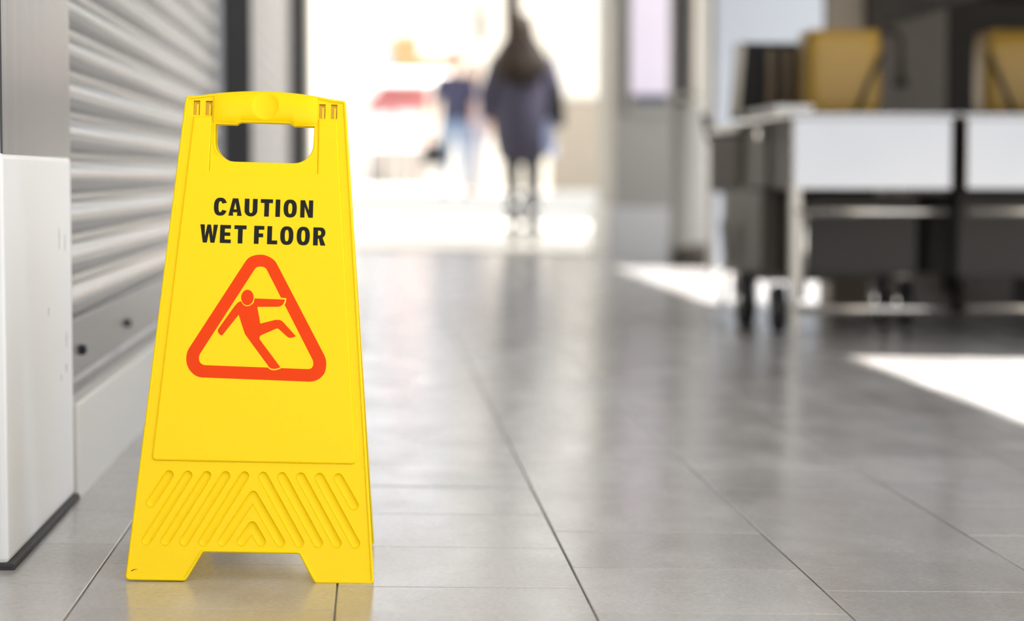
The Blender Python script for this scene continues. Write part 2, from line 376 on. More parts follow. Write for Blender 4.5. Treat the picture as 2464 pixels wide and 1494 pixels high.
sign = thing('wet_floor_sign', (-.1557, 2.7530, -TILT*-.1557), 'yellow plastic folding caution wet floor sign with a red slipping-figure triangle', 'floor sign', rot=(0, atan(TILT)+.0080, 0))
slot_loops = [[(a, 591.5), (b, 591.5), (b, 610.5), (a, 610.5)] for a, b in SLOTS]
front = prism([OUTL, HOLE]+[stroke(g, GR) for g in GROOVES]+slot_loops, -5, 0).build('front_panel', m_yellow, sign)
# rolled rim round the edge and round the hand hole
def rim(loop, d, r, wd, name, parent, mp=P, n=8):
    l = inset(ccw(loop), d); k = len(l); vs = []; fs = []
    for i in range(k):
        a = Vector(l[i-1]); c = Vector(l[(i+1) % k]); t = (c-a).normalized(); nn = Vector((-t.y, t.x))
        for j in range(n):
            q = 2*pi*j/n; p = Vector(l[i])+nn*(r*cos(q)); vs.append(mp(p.x, p.y, wd+r*sin(q)))
    for i in range(k):
        for j in range(n): fs.append((i*n+j, i*n+(j+1) % n, ((i+1) % k)*n+(j+1) % n, ((i+1) % k)*n+j))
    return ob(name, mesh(name, vs, fs, m_yellow, True), parent)
rim(OUTL, 1.6, 2.0, -.2, 'edge_rim', front)
hole_u = [p for p in HOLE if p[1] < 580.6 or abs(p[0]) > 60]
rim(ccw(HOLE)[::-1] and HOLE, -1.2, 1.9, .3, 'hole_rim', front)
FH = 2.6
FIELD = [(-122.3, 148)]+[(122.3, 148)]+arc(121.8, 152.8, 4.6, 4.6, -85, 0, 4)+[(91.4, 589), (67.8, 590.5), (68.4, 519), (-68.4, 519), (-67.8, 590.5), (-91.4, 589)]+arc(-121.8, 152.8, 4.6, 4.6, 180, 265, 4)
field = prism([FIELD], -1, FH, 2.4).build('raised_field', m_yellow, front, smooth=False)
rampl = [(-68.4, 512), (68.4, 512), (67.6, 592), (-67.6, 592)]
def PR(u, v, wd):
    t = max(0, min(1, (v-512)/75.)); return P(u, v, wd if wd < 0 else (FH+.03)*(1-t)+.05)
prism([rampl, HOLE], -2, 0, mapf=PR).build('grip_recess', m_yellow, front)
# hollow grooves pressed into the foot of the panel
for g in GROOVES:
    rings = []
    for k in range(7):
        a = pi/2*k/6*.94; rings.append([P(x, y, -2.7*sin(a)**.8) for x, y in stroke(g, GR*cos(a)+.02)])
    mb = MB(); mb.loft(rings, cap=False)
    n = len(rings[0]); fl = fill([stroke(g, GR*cos(pi/2*.94)+.02)]); mb.add(rings[-1], fl)
    gr_ = mb.build('groove', m_yellow, front, smooth=True)
    lp = ccw(stroke(g, GR+.3)); rim(lp, 0, .45, 0, 'groove_lip', gr_, n=5)
for (a, b), lp in zip(SLOTS, slot_loops):
    mb = MB(); o2 = [P(x, y, -.2) for x, y in lp]; i2 = [P(x, y, -4.8) for x, y in lp]
    mb.loft([o2, i2], cap=False); mb.add(i2, [(0, 1, 2, 3)])
    s = mb.build('hinge_slot', m_yellow_in, front)
    c = (a+b)/2+1.2
    prism([[(c-1.6, 592), (c+1.6, 592), (c+1.6, 606), (c-1.6, 606)]], -4.8, -1.6, .4).build('hinge_pin', m_yellow, s)
# grip: rounded bar with a thumb dimple
def grip():
    vs = []; fs = []; NU, NV = 96, 30; U = 66.5
    def bot(u):
        a = abs(u); return 580.2 if a > 36.5 else (584 if a < 31 else 584-(a-31)/5.5*3.8)
    def top(u): return 625-.00112*u*u
    for side in (1, -1):
        for i in range(NU+1):
            u = -U+2*U*i/NU
            for j in range(NV+1):
                t = -1+2*j/NV; t = sin(t*pi/2)
                v = (bot(u)+top(u))/2+t*(top(u)-bot(u))/2
                wd = (8.5 if side == 1 else 7)*max(0, 1-t*t)**.5*(1-.55*(abs(u)/U)**8)+.8*(1-t*t)
                if side == 1:
                    d = hypot(u, v-604.6)
                    if d < 16.2: wd -= 4.0*sqrt(max(0, 1-(d/16.2)**2))**.9
                    vs.append(P(u, v, wd-1.0))
                else: vs.append(P(u, v, -wd-1.0))
    n1 = (NU+1)*(NV+1)
    for k in (0, n1):
        for i in range(NU):
            for j in range(NV):
                a = k+i*(NV+1)+j; fs.append((a, a+NV+1, a+NV+2, a+1))
    for i in (0, NU):
        for j in range(NV):
            a = i*(NV+1)+j; fs.append((a, a+1, n1+a+1, n1+a))
    return mesh('handle_grip', vs, fs, m_yellow, True)
ob('handle_grip', grip(), sign, label='rounded carrying grip with a round thumb dimple')
# printed warning: letters, triangle, falling figure
W0, W1 = FH-.1, FH+.16
def sup(cx, cy, rx, ry, a0, a1, n=28, e=2.5):
    r = []
    for i in range(n+1):
        t = radians(a0+(a1-a0)*i/n); c, s = cos(t), sin(t)
        r.append((cx+rx*math.copysign(abs(c)**(2/e), c), cy+ry*math.copysign(abs(s)**(2/e), s)))
    return r
def glyph(ch, w, h):
    s, t = 6.0, 5.0
    if ch == 'I': return [[(0, 0), (w, 0), (w, h), (0, h)]]
    if ch == 'L': return [[(0, 0), (w, 0), (w, t), (s, t), (s, h), (0, h)]]
    if ch == 'T': return [[(w/2-s/2, 0), (w/2+s/2, 0), (w/2+s/2, h-t), (w, h-t), (w, h), (0, h), (0, h-t), (w/2-s/2, h-t)]]
    if ch == 'E': return [[(0, 0), (w, 0), (w, t*.95), (s, t*.95), (s, h*.40), (w*.93, h*.40), (w*.93, h*.40+t*.9), (s, h*.40+t*.9), (s, h-t*.95), (w*.97, h-t*.95), (w*.97, h), (0, h)]]
    if ch == 'F': return [[(0, 0), (s, 0), (s, h*.37), (w*.9, h*.37), (w*.9, h*.37+t), (s, h*.37+t), (s, h-t), (w, h-t), (w, h), (0, h)]]
    if ch == 'N': return [[(0, 0), (s*.92, 0), (s*.92, h*.60), (w-s*.95, 0), (w, 0), (w, h), (w-s*.92, h), (w-s*.92, h*.42), (s*.95, h), (0, h)]]
    if ch == 'W':
        q = w; k = s*.98
        return [[(q*.17, 0), (q*.40, 0), (q*.5, h*.56), (q*.60, 0), (q*.83, 0), (q, h), (q-k*.95, h), (q*.72, h*.36), (q*.60, h), (q*.40, h), (q*.28, h*.36), (k*.95, h), (0, h)]]
    if ch == 'A':
        k = s*1.02
        return [[(0, 0), (k, 0), (w*.335, h*.20), (w*.665, h*.20), (w-k, 0), (w, 0), (w*.5+k*.57, h), (w*.5-k*.57, h)], [(w*.395, h*.37), (w*.605, h*.37), (w*.5, h*.76)]]
    if ch == 'O': return [sup(w/2, h/2, w/2, h/2+.4, 0, 360)[:-1], sup(w/2, h/2, w/2-s*.97, h/2-t*.85, 0, 360)[:-1]]
    if ch == 'C':
        o = sup(w/2, h/2, w/2, h/2+.4, 38, 322, 30); i = sup(w/2, h/2, w/2-s*.97, h/2-t*.85, 322, 38, 30)
        o = [(min(x, w), y) for x, y in o]
        return [o+[(w, h*.27), (w-s*.95, h*.32)]+i[2:-2]+[(w-s*.95, h*.68), (w, h*.73)]]
    if ch == 'U':
        o = [(0, h), (0, h*.33)]+arc(w/2, h*.33, w/2, h*.33+.4, 180, 360, 16)[1:]+[(w, h), (w-s, h), (w-s, h*.34)]+arc(w/2, h*.34, w/2-s, h*.34-t*.8, 360, 180, 14)[1:]+[(s, h)]
        return [o]
    if ch == 'R':
        o = [(0, 0), (s, 0), (s, h*.38), (w*.45, h*.38), (w-s*1.08, 0), (w*1.0, 0), (w*.76, h*.41)]+arc(w*.60, h*.71, w*.37, h*.29, -62, 90, 14)+[(0, h)]
        return [o, [(s, h*.56), (w*.50, h*.56)]+arc(w*.50, h*.69, w*.13, h*.13, -80, 80, 8)+[(w*.50, h*.82), (s, h*.82)]]
TXT = [('C', -61.1, -44.8), ('A', -42.6, -25.6), ('U', -22.4, -6.1), ('T', -2.2, 13.3), ('I', 16.7, 22.6), ('O', 26.9, 43.7), ('N', 48.1, 64.3)]
TXT2 = [('W', -77.3, -55), ('E', -52.2, -38.3), ('T', -34.3, -19), ('F', -9.3, 3.5), ('L', 7.3, 20.2), ('O', 23.7, 40.4), ('O', 44.5, 61.2), ('R', 65.4, 81.3)]
for row, vb, h in ((TXT, 460.8, 22.6), (TXT2, 425.2, 23.4)):
    for ch, a, b in row:
        lps = [[(a+x, vb+y) for x, y in l] for l in glyph(ch, b-a, h)]
        prism(lps, W0, W1).build('letter', m_ink, front)
def soften(l, lim=13., k=4):
    r = []; n = len(l)
    for i in range(n):
        p0, p1, p2, p3 = (Vector(l[(i+j) % n]) for j in (-1, 0, 1, 2)); r.append(tuple(p1))
        if (p2-p1).length > lim: continue
        if (p0-p1).length > lim: p0 = p1+(p0-p1).normalized()*(p2-p1).length
        if (p3-p2).length > lim: p3 = p2+(p3-p2).normalized()*(p2-p1).length
        for q in range(1, k):
            t = q/k; r.append(tuple(.5*(2*p1+(p2-p0)*t+(2*p0-5*p1+4*p2-p3)*t*t+(3*p1-p0-3*p2+p3)*t*t*t)))
    return r
T_OUT = [(-0.9, 411.4), (-8.7, 410.1), (-15.6, 406.4), (-20.3, 400.0), (-86.1, 288.8), (-88.2, 282), (-88.5, 275.5), (-87.5, 269.5), (-85.1, 264.1), (-82, 260), (-77.9, 256.4), (-73.5, 254.2), (-68.2, 253.1), (65.7, 250.8), (71.6, 251.6), (76.9, 254.0), (81.2, 257.5), (84.5, 262.2), (86.1, 268.4), (86.3, 274.6), (85.6, 279.6), (83.9, 284.3), (20.6, 400.2), (17, 404.8), (12.4, 408.0), (5.3, 410.9)]
T_IN = [(-0.4, 396.2), (-4.7, 395.0), (-7.2, 392.3), (-71.2, 283.9), (-72.6, 280.4), (-72.8, 277.3), (-72.2, 274), (-70.7, 271.5), (-68, 269.5), (-64.5, 268.7), (62.6, 266.6), (65.4, 266.9), (67.8, 267.9), (69.6, 270.4), (70.2, 273.3), (69.9, 276), (69.2, 278.6), (8.0, 392.7), (6.4, 394.5), (4.1, 395.6)]
FIG = [(-22.7, 351.1), (-26.7, 349.4), (-30.8, 344.3), (-50.3, 314.5), (-50.6, 312.3), (-49.7, 310.1), (-47.8, 308), (-45.1, 306.7), (-25.2, 333.8), (-16.4, 309.2), (12.8, 271.0), (14.2, 268.8), (15.9, 267.2), (18.6, 266.1), (21.7, 265.9), (25.4, 266.6), (29.1, 268.2), (2.4, 302.6), (1.7, 304.4), (2.0, 306.1), (2.9, 307.7), (4.5, 308.8), (22.5, 317.3), (24.4, 317.3), (26.0, 316.5), (35.9, 307.9), (38, 306.3), (40.4, 305.8), (43.8, 306.5), (47.3, 308.1), (30.1, 326.4), (28, 327.8), (25.6, 328.4), (21.3, 328.4), (2.2, 323.0), (-2.2, 344.5), (24.2, 345.2), (27, 346), (29.4, 347.7), (31.2, 350.6), (32.3, 354.5), (-5.9, 355.0), (-6.6, 350.3), (-7.9, 348.2), (-10.0, 346.6), (-12.4, 345.2), (-15.1, 344.7), (-17.5, 345.2), (-19.6, 346.4), (-21.4, 348.5)]
tri = prism([soften(T_OUT), soften(T_IN)], W0, W1).build('warning_triangle', m_red, front, label='orange-red rounded warning triangle')
for l in ([(26.4, 356.8), (34.1, 356.4), (33.3, 350.5), (31.2, 346.3), (26.8, 345.0), (20, 350)], [(11.0, 271.5), (13, 268.2), (15.4, 265.6), (18.4, 264.4), (21.7, 264.1), (26.6, 265.2), (30.9, 267.4), (28.5, 270)]):
    prism([l], W0, W1+.08).build('print_gap', m_yellow, tri)
figp = prism([FIG], W0, W1+.16).build('slipping_figure', m_red, front, label='orange-red slipping person pictogram')
prism([sup(-15, 356.1, 7.75, 9.9, 0, 360, 28, 2)[:-1]], W0, W1+.17).build('figure_head', m_red, figp)
# small dirt nick on the left foot
prism([[(-146.5, 11.5), (-143, 13.2), (-138, 13.5), (-143, 12.2), (-146, 10.5)]], -.2, .12).build('dirt_nick', m_rubber, front)
# rear leaf of the folding sign
SPREAD = 2*625*sin(LEAN)+16
def PB(u, v, wd): return Vector((u, SPREAD-v*sin(LEAN)+wd*cos(LEAN)-3, v*cos(LEAN)+wd*sin(LEAN)))/1000
OUTB = [p for p in sym([(0, 36), (57, 36), (61, 33), (78, 3), (82, 0), (148, 0), (152.5, 4)]+[(102.5, 605), (98, 611), (0, 617)])]
backp = prism([OUTB, HOLE], -5, 0, mapf=PB).build('back_panel', m_yellow, sign, label='rear leaf of the folding sign')
rim(OUTB, 1.6, 2.0, -.2, 'edge_rim', backp, mp=PB)

# ------------------------------------------------------------------ pushcarts parked in the shade on the right
def wheel(parent, x, y, z, r, wd, name='wheel'):
    t = MB().lathe([(r*.62, -wd/2), (r*.93, -wd/2), (r, -wd*.25), (r, wd*.25), (r*.93, wd/2), (r*.62, wd/2)], (x, y, z), 'x', 28).build(name, m_tyre, parent, smooth=True)
    MB().lathe([(.006, -wd*.55), (r*.16, -wd*.55), (r*.18, -wd*.3), (r*.62, -wd*.28), (r*.62, wd*.28), (r*.18, wd*.3), (r*.16, wd*.55), (.006, wd*.55)], (x, y, z), 'x', 20).build('hub', m_chrome, t)
    MB().tube([(x-wd*.8, y, z), (x-wd*.8, y+.01, z+r*1.15), (x+wd*.8, y+.01, z+r*1.15), (x+wd*.8, y, z)], .006, 8).build('fork', m_chrome, t)
def pushcart(x0, x1, label, dark=False):
    y0, y1 = 7.24, 8.20; g = gz((x0+x1)/2)
    c = thing('pushcart', ((x0+x1)/2, (y0+y1)/2, g), label, 'pushcart', 'steel pushcarts parked in the shade')
    ox, oy = (x0+x1)/2, (y0+y1)/2
    def X(x): return x-ox
    def Y(y): return y-oy
    st = m_steel
    MB().box(X(x0), X(x1), Y(y0), Y(y0)+.02, .462-g, .694-g, .004).build('front_panel', st, c)
    MB().box(X(x0), X(x0)+.02, Y(y0)+.5, Y(y1), .462-g, .694-g, .004).build('side_panel', m_brown, c)
    MB().box(X(x0)+.012, X(x0)+.03, Y(y0)+.02, Y(y0)+.5, .462-g, .690-g).build('side_panel', m_brown, c)
    MB().box(X(x1)-.02, X(x1), Y(y0)+.02, Y(y1), .462-g, .694-g, .004).build('side_panel', m_steel_dull, c)
    MB().box(X(x0), X(x1), Y(y1)-.02, Y(y1), .462-g, .694-g, .004).build('back_panel', m_steel_dull, c)
    MB().box(X(x0)-.02, X(x1)+.012, Y(y0)-.015, Y(y1)+.02, .694-g, .712-g, .005).build('worktop', st, c)
    for xx in (x0+.012, x1-.02):
        for yy in (y0+.012, y1-.03):
            rear = yy > 8
            if not rear and (xx > x0+.1 or dark): continue
            MB().box(X(xx)-.018, X(xx)+.018, Y(yy)-.012, Y(yy)+.024, (.17 if rear else 0), .470-g, .004).build('leg', m_steel_dull, c)
            if rear: wheel(c, X(xx), Y(yy), .085, .085, .04)
    if not dark: MB().tube([(X(x0)+.05, Y(y0)+.08, .13), (X(x0)+.058, Y(y0)+.08, .463-g)], .011, 10).build('brace', m_tube, c, smooth=True)
    for zz, r in ((.388, .013), (.068, .014)):
        MB().tube([(X(x0)+.01, Y(y0)+.01, zz-g), (X(x1)-.01, Y(y0)+.01, zz-g)], r, 12).build('rail', m_tube, c, smooth=True)
        MB().tube([(X(x0)+.02, Y(y1)-.03, zz+.09-g), (X(x1)-.02, Y(y1)-.03, zz+.09-g)], r, 12).build('rail', m_steel_dull, c, smooth=True)
    MB().box(X(x0)+.05, X(x1)-.04, Y(y0)+.30, Y(y1)-.05, .20, .44-g, .01).build('storage_box', m_shade_dark, c)  # near-black colour stands for the shade beneath the cart
    return c, X, Y, g
c1, X, Y, g = pushcart(1.362, 1.887, 'stainless pushcart with bright front panel, wheels and a taupe bin at its end')
# left-end gear of the first cart
MB().box(X(1.315), X(1.445), Y(7.32), Y(7.93), .710-g, .738-g, .006).build('white_tray', m_white, c1)
MB().box(X(1.345), X(1.80), Y(8.24), Y(8.98), .44-g, .665-g, .02).build('end_bin', m_taupe, c1)
MB().box(X(1.345), X(1.75), Y(7.72), Y(8.62), .17, .455-g, .015).build('lower_bin', m_brown, c1)
MB().box(X(1.335), X(1.78), Y(8.20), Y(9.02), .668-g, .70-g, .01).build('bin_lid', m_steel_dull, c1)
wheel(c1, X(1.31), Y(7.86), .102, .102, .048)
wheel(c1, X(1.375), Y(7.56), .085, .085, .04)
MB().tube([(X(1.30)+.02*cos(a), Y(8.36)+.03*cos(a), .20+.17*sin(a)) for a in [radians(-80+160*i/14) for i in range(15)]], .012, 8).build('wheel_guard', m_chrome, c1, smooth=True)
MB().tube([(X(1.33), Y(9.0), .785), (X(1.345), Y(8.98), .70), (X(1.39), Y(8.96), .60)], .014, 8).build('push_handle', m_rubber, c1, smooth=True)
MB().lathe([(.002, -.012), (.015, -.012), (.019, 0), (.015, .012), (.002, .012)], (X(1.338), Y(7.72), .650-g), 'x', 14).build('latch_knob', m_chrome, c1)
c2, X2, Y2, g2 = pushcart(1.938, 2.51, 'steel pushcart without a bin standing next to the concrete column', dark=True)

# dark display case with tan posts on the cart
dx0, dx1, dyy = ax(1775, 7.98), ax(1936, 7.98), 7.98
dc = thing('display_case', ((dx0+dx1)/2, dyy+.08, .712), 'small black display case with tan posts beside the mustard box', 'display case')
hw = (dx1-dx0)/2
MB().loft([[(-hw, -.07, 0), (hw, -.07, 0), (hw, .12, 0), (-hw, .12, 0)], [(-hw+.018, -.06, .262), (hw, -.06, .262), (hw, .11, .262), (-hw+.018, .11, .262)]]).build('case_body', m_blackgloss, dc)
for px in (1862, 1900):
    xx = ax(px, 7.9)-(dx0+dx1)/2; MB().box(xx-.014, xx+.014, -.086, -.066, .0, .25, .003).build('post', m_tan, dc)
MB().loft([[(-hw-.018, -.075, 0.01), (-hw+.004, -.075, 0.01), (-hw+.004, -.05, .01), (-hw-.018, -.05, .01)], [(-hw-.002, -.066, .264), (-hw+.026, -.066, .264), (-hw+.026, -.04, .264), (-hw-.002, -.04, .264)]]).build('corner_trim', m_cream_frame, dc)
MB().box(-hw+.012, hw+.004, -.07, .12, .260, .270, .003).build('lid', m_blackgloss, dc)
def yellow_box(px0, px1, Yc, label, flip=False, gname='mustard boxes on the carts'):
    a, b = ax(px0, Yc), ax(px1, Yc); h = az(75, Yc)-.712; wb = (b-a)/2
    t = thing('plastic_box', ((a+b)/2, Yc+.11, .712), label, 'box', gname)
    rings = []
    for k, (z, s) in enumerate(((0, .92), (.02, .98), (.06, 1.0), (h-.05, 1.0), (h-.015, .985), (h, .93))):
        rings.append([(wb*s*(abs(cos(q))**.35)*math.copysign(1, cos(q)), .11*s*(abs(sin(q))**.35)*math.copysign(1, sin(q)), z) for q in [2*pi*(i+.5)/40 for i in range(40)]])
    MB().loft(rings).build('box_body', m_mustard, t, smooth=True)
    f = -1 if flip else 1
    MB().tube([(f*wb*.97, -.118, h*.74), (f*wb*.62, -.118, h*.40), (f*wb*.30, -.118, .01)], .008, 8).build('strap', m_strap, t, smooth=True)
    MB().box(-wb*.9, wb*.9, -.098, .098, h-.004, h+.010, .006).build('lid', m_mustard, t)
yellow_box(1938, 2124, 7.55, 'mustard plastic box with a dark strap beside the black display case')
yellow_box(2372, 2560, 7.62, 'mustard plastic box on the cart next to the concrete column', flip=True)

# back of the stall: shade-darkened boards, concrete column, beige hanging board
box('wall_right', m_shade_dark, None, ax(1990, 9.35), 4.2, 9.35, 9.45, -.12, RZ, kind='structure', label='back wall of the cart stall with shade put into its dark colour')
box('wall_stall_shade', m_shade_dark, None, 4.1, 4.2, 6.9, 9.35, -.12, RZ, kind='structure', label='unseen dark end wall added to shade the cart stall')  # out-of-view wall, added to darken the stall
cc = thing('concrete_column', (2.205, 9.1, gz(2.205)), 'square grey concrete column rising behind the two pushcarts', 'column')
MB().box(-.115, .115, -.11, .11, 0, RZ, .012).build('shaft', m_concrete, cc); MB().box(-.15, .15, -.15, .15, -.01, .08, .012).build('base', m_concrete, cc)
hb = thing('hanging_board', (ax(2030, 8.9), 8.9, .98), 'beige board hanging above the mustard box', 'board')
MB().box(-.075, .075, -.012, .012, 0, .9, .006).build('board', m_beige, hb)
for s in (-.05, .05): MB().tube([(s, 0, .88), (s, 0, RZ-.98)], .003, 6).build('hanger', m_tube, hb)
pp = thing('hanging_pipe', (ax(2165, 8.7), 8.7, .86), 'dark bent pipe hanging beside the concrete column', 'pipe')
MB().tube([(0, 0, 0), (.0, 0, .16), (-.012, 0, .2), (-.10, 0, .23), (-.115, 0, .27), (-.115, 0, RZ-.86)], .014, 10).build('pipe', m_brown, pp, smooth=True)
MB().lathe([(.018, -.01), (.026, -.01), (.026, .03), (.018, .03)], (0, 0, 0), 'z', 14).build('end_cap', m_rubber, pp)
cn = thing('added_shade_canopy', (3.05, 7.9, 1.24), 'unseen low canopy added to shade the pushcart without a bin', 'canopy')  # out-of-view canopy, added only to darken the second cart
MB().box(-1.02, 1.02, -1.35, 1.40, 0, .03, .005).build('shade_sheet', m_shade_dark, cn); MB().box(-1.02, -.99, -1.35, 1.40, -.13, .0).build('side_shade', m_shade_dark, cn); MB().box(-1.02, 1.02, -1.37, -1.35, -.13, .03).build('front_shade', m_shade_dark, cn)
for sx in (-.9, .9):
    for sy in (-1.2, 1.2): MB().tube([(sx, sy, .02), (sx, sy, RZ-1.24)], .008, 8).build('hanger', m_tube, cn)
# storage boxes low behind the carts
for (pa, pb, yy, h, m, lb) in ((1985, 2150, 9.05, .34, m_tan, 'brown carton stored on the floor behind the first pushcart'), (2300, 2420, 8.95, .30, m_brown, 'dark brown carton stored on the floor behind the pushcart without a bin')):
    a, b = ax(pa, yy), ax(pb, yy); t = thing('carton', ((a+b)/2, yy, gz((a+b)/2)), lb, 'carton'); q = (b-a)/2
    MB().box(-q, q, -.13, .13, 0, h, .006).build('carton_body', m, t)
    for s in (-1, 1): MB().add([(-q, s*.13, h), (q, s*.13, h), (q, s*.004, h+.008), (-q, s*.004, h+.008), (-q, s*.13, h-.003), (q, s*.13, h-.003), (q, s*.004, h+.005), (-q, s*.004, h+.005)], [(0, 1, 2, 3), (4, 5, 6, 7), (0, 1, 5, 4), (2, 3, 7, 6), (0, 3, 7, 4), (1, 2, 6, 5)]).build('flap', m, t)

# pale blue board, round column with pipes, poster pillar
a, b = ax(1718, 12.2), ax(1990, 12.2)
pb = thing('notice_board', ((a+b)/2, 12.2, gz((a+b)/2)), 'tall pale blue board standing behind the carts', 'board'); q = (b-a)/2
MB().box(-q, q, -.015, .015, .04, 2.3, .006).build('board', m_pale_blue, pb)
MB().box(-q-.03, -q, -.02, .02, 0, 2.34, .005).build('upright', m_steel_dull, pb); MB().box(q, q+.03, -.02, .02, 0, 2.34, .005).build('upright', m_steel_dull, pb)
MB().box(-q-.03, q+.03, -.02, .02, 2.3, 2.34, .005).build('top_bar', m_steel_dull, pb)
xr = ax(1668, 13.3)
rc = thing('round_column', (xr, 13.42, gz(xr)), 'round grey-beige column with a dark foot next to the poster pillar', 'column')
MB().lathe([(.132, .0), (.132, .16), (.121, .18), (.119, 1.2), (.119, RZ)], (0, 0, 0), 'z', 36).build('shaft', m_pillar, rc, smooth=True)
MB().lathe([(.150, -.01), (.150, .11), (.134, .135), (.10, .14)], (.02, 0, 0), 'z', 36).build('dark_foot', m_brown, rc, smooth=True)
for px, r, m, lb in ((1642, .030, m_black_frame, 'dark drain pipe on the front of the round column'), (1674, .022, m_cream_frame, 'thin cream pipe on the front of the round column')):
    xx = ax(px, 13.2); t = thing('drain_pipe', (xx, 13.24, .93), lb, 'pipe')
    MB().tube([(0, 0, 0), (0, 0, RZ-.94)], r, 14).build('pipe', m, t, smooth=True)
    for zz in (.05, .9): MB().lathe([(r, -.015), (r+.007, -.015), (r+.007, .015), (r, .015)], (0, 0, zz), 'z', 14).build('bracket', m_steel_dull, t)
xa, xb = ax(1482, 14.75), ax(1618, 14.75)
pil = thing('poster_pillar', ((xa+xb)/2, 15.4, gz(1.8)), 'grey square pillar on a pale stone plinth carrying the poster', 'column'); q = (xb-xa)/2
MB().box(-q, q, -.62, .62, .30, RZ+.03, .012).build('shaft', m_pillar, pil)
MB().box(-q-.045, q+.055, -.68, .68, -.01, .335, .018).build('plinth', m_plinth, pil)
a, b = ax(1514, 14.7), ax(1612, 14.7)
lb = thing('poster_lightbox', ((a+b)/2, 14.755, .97), 'lavender backlit poster in a slim frame on the grey pillar', 'poster'); q = (b-a)/2
MB().box(-q-.015, q+.015, -.02, .028, -.05, 1.35, .006).build('frame', m_pillar, lb)
MB().box(-q+.01, q-.006, -.028, -.018, .075, 1.32).build('poster_sheet', m_poster, lb)
MB().box(-q+.03, q-.01, -.030, -.018, .015, .07).build('navy_footer', m_navy, lb)

# ------------------------------------------------------------------ kiosk, far wall pieces and street
KY = 26.3; GS = .31
def gs(x): return GS+gz(x)
a, b = ax(1322, KY), ax(1470, KY)
k = thing('kiosk', ((a+b)/2, KY, gs((a+b)/2)), 'beige kiosk with a large bright window facing the walkway', 'kiosk'); q = (b-a)/2; zt = az(240, KY)-gs((a+b)/2)
MB().box(-q, q, -.05, .05, .05, zt, .01).build('lower_panel', m_beige, k); MB().box(-q-.03, q+.03, -.07, .07, -.02, .07, .01).build('plinth', m_white, k)
MB().box(-q-.02, q+.06, -.08, .08, zt, zt+.04, .01).build('counter', m_cream_frame, k)
for xx, ww in ((-q, .05), (q-.05, .14)): MB().box(xx-.02, xx-.02+ww, -.05, .05, zt+.04, 2.9, .008).build('frame_post', m_cream_frame, k)
MB().box(-q, q+.08, -.05, .05, 2.9, 3.0, .01).build('head_rail', m_cream_frame, k)
MB().box(-q+.03, q-.06, -.004, .004, zt+.04, 2.9).build('window_pane', m_glass, k)
hx = ax(1233, 15.9)
hp = thing('hanging_sign', (hx, 15.9, az(95, 15.9)), 'narrow brown board hung from the soffit above the walking woman', 'sign')
MB().box(-.052, .052, -.012, .012, 0, 1.1, .006).build('board', m_wood, hp)
for s in (-.03, .03): MB().tube([(s, 0, 1.08), (s, 0, RZ-hp.location.z)], .004, 6).build('hanger', m_tube, hp)
box('added_shade_building', m_cream, None, 5.2, 10, 23.9, 31.5, -.2, 10.5, kind='structure', label='tall unseen block added beside the street to shade it')  # out-of-view mass added to keep sun off the ramp and the man
# a pale building edge on the far right of the street
box('far_wall', m_cream, None, ax(1105, 40), ax(1480, 40)+4, 40, 41, .2, 6.2, kind='structure', label='cream building side across the street')
lp_ = thing('wall_lantern', (ax(1156, 38), 38.0, az(108, 38)), 'dark slim lantern on a bracket before the cream building', 'lantern')
MB().lathe([(.02, 0), (.07, .05), (.075, .50), (.03, .58), (.01, .62)], (0, 0, 0), 'z', 14).build('lantern_body', m_blackgloss, lp_); MB().tube([(0, 0, .6), (0, 0, .75), (0, 1.0, .78), (0, 2.02, .7)], .02, 8).build('bracket', m_blackgloss, lp_)
bo = thing('bollard', (ax(1152, 33), 33, gs(1.5)), 'slim brown wooden post standing in the street behind the walkers', 'post')
MB().lathe([(.05, 0), (.045, .9), (.055, .92), (.055, .97), (.02, 1.0)], (0, 0, 0), 'z', 14).build('shaft', m_wood, bo); MB().lathe([(.09, -.02), (.09, .04), (.05, .06)], (0, 0, 0), 'z', 14).build('foot', m_wood, bo)
# shop across the street
SY = 46.0
sx0, sx1 = ax(770, SY), ax(1118, SY)
sh = thing('street_shop', ((sx0+sx1)/2, SY, gs(.4)), 'low white shopfront across the sunlit street with coral and grey sign band', 'shop')
q = (sx1-sx0)/2; cxs = (sx0+sx1)/2; zb = lambda py: az(py, SY)-gs(.4)
MB().box(-q-2, q+.1, .05, 4, -.02, zb(80)).build('shop_wall', m_shop, sh)
MB().box(ax(885, SY)-cxs, ax(1035, SY)-cxs, -.04, .06, .02, zb(262)).build('shop_opening', m_shopdark, sh)
MB().box(ax(945, SY)-cxs, q, -.12, .05, zb(163), zb(90), .02).build('coral_sign', m_orange_sign, sh, label='coral sign band')
MB().box(ax(1010, SY)-cxs, q-.06, -.14, -.1, zb(135), zb(88), .01).build('sign_panel', m_white, sh)
MB().box(-q, ax(940, SY)-cxs, -.12, .05, zb(163), zb(130), .02).build('grey_sign', m_slate, sh)
MB().loft([[(-q-.1, -1.0, zb(208)), (q, -1.0, zb(208)), (q, .05, zb(172)), (-q-.1, .05, zb(172))], [(-q-.1, -1.0, zb(203)), (q, -1.0, zb(203)), (q, .05, zb(166)), (-q-.1, .05, zb(166))]]).build('white_awning', m_white, sh)
MB().loft([[(ax(878, SY)-cxs, -.6, zb(268)), (ax(1030, SY)-cxs, -.6, zb(268)), (ax(1030, SY)-cxs, .05, zb(212)), (ax(878, SY)-cxs, .05, zb(212))], [(ax(878, SY)-cxs, -.58, zb(262)), (ax(1030, SY)-cxs, -.58, zb(262)), (ax(1030, SY)-cxs, .05, zb(206)), (ax(878, SY)-cxs, .05, zb(206))]]).build('red_awning', m_awning_red, sh)
rs = thing('round_sign', (ax(880, 41), 41, gs(0)), 'round white sign disc on a thin pole before the shop', 'sign')
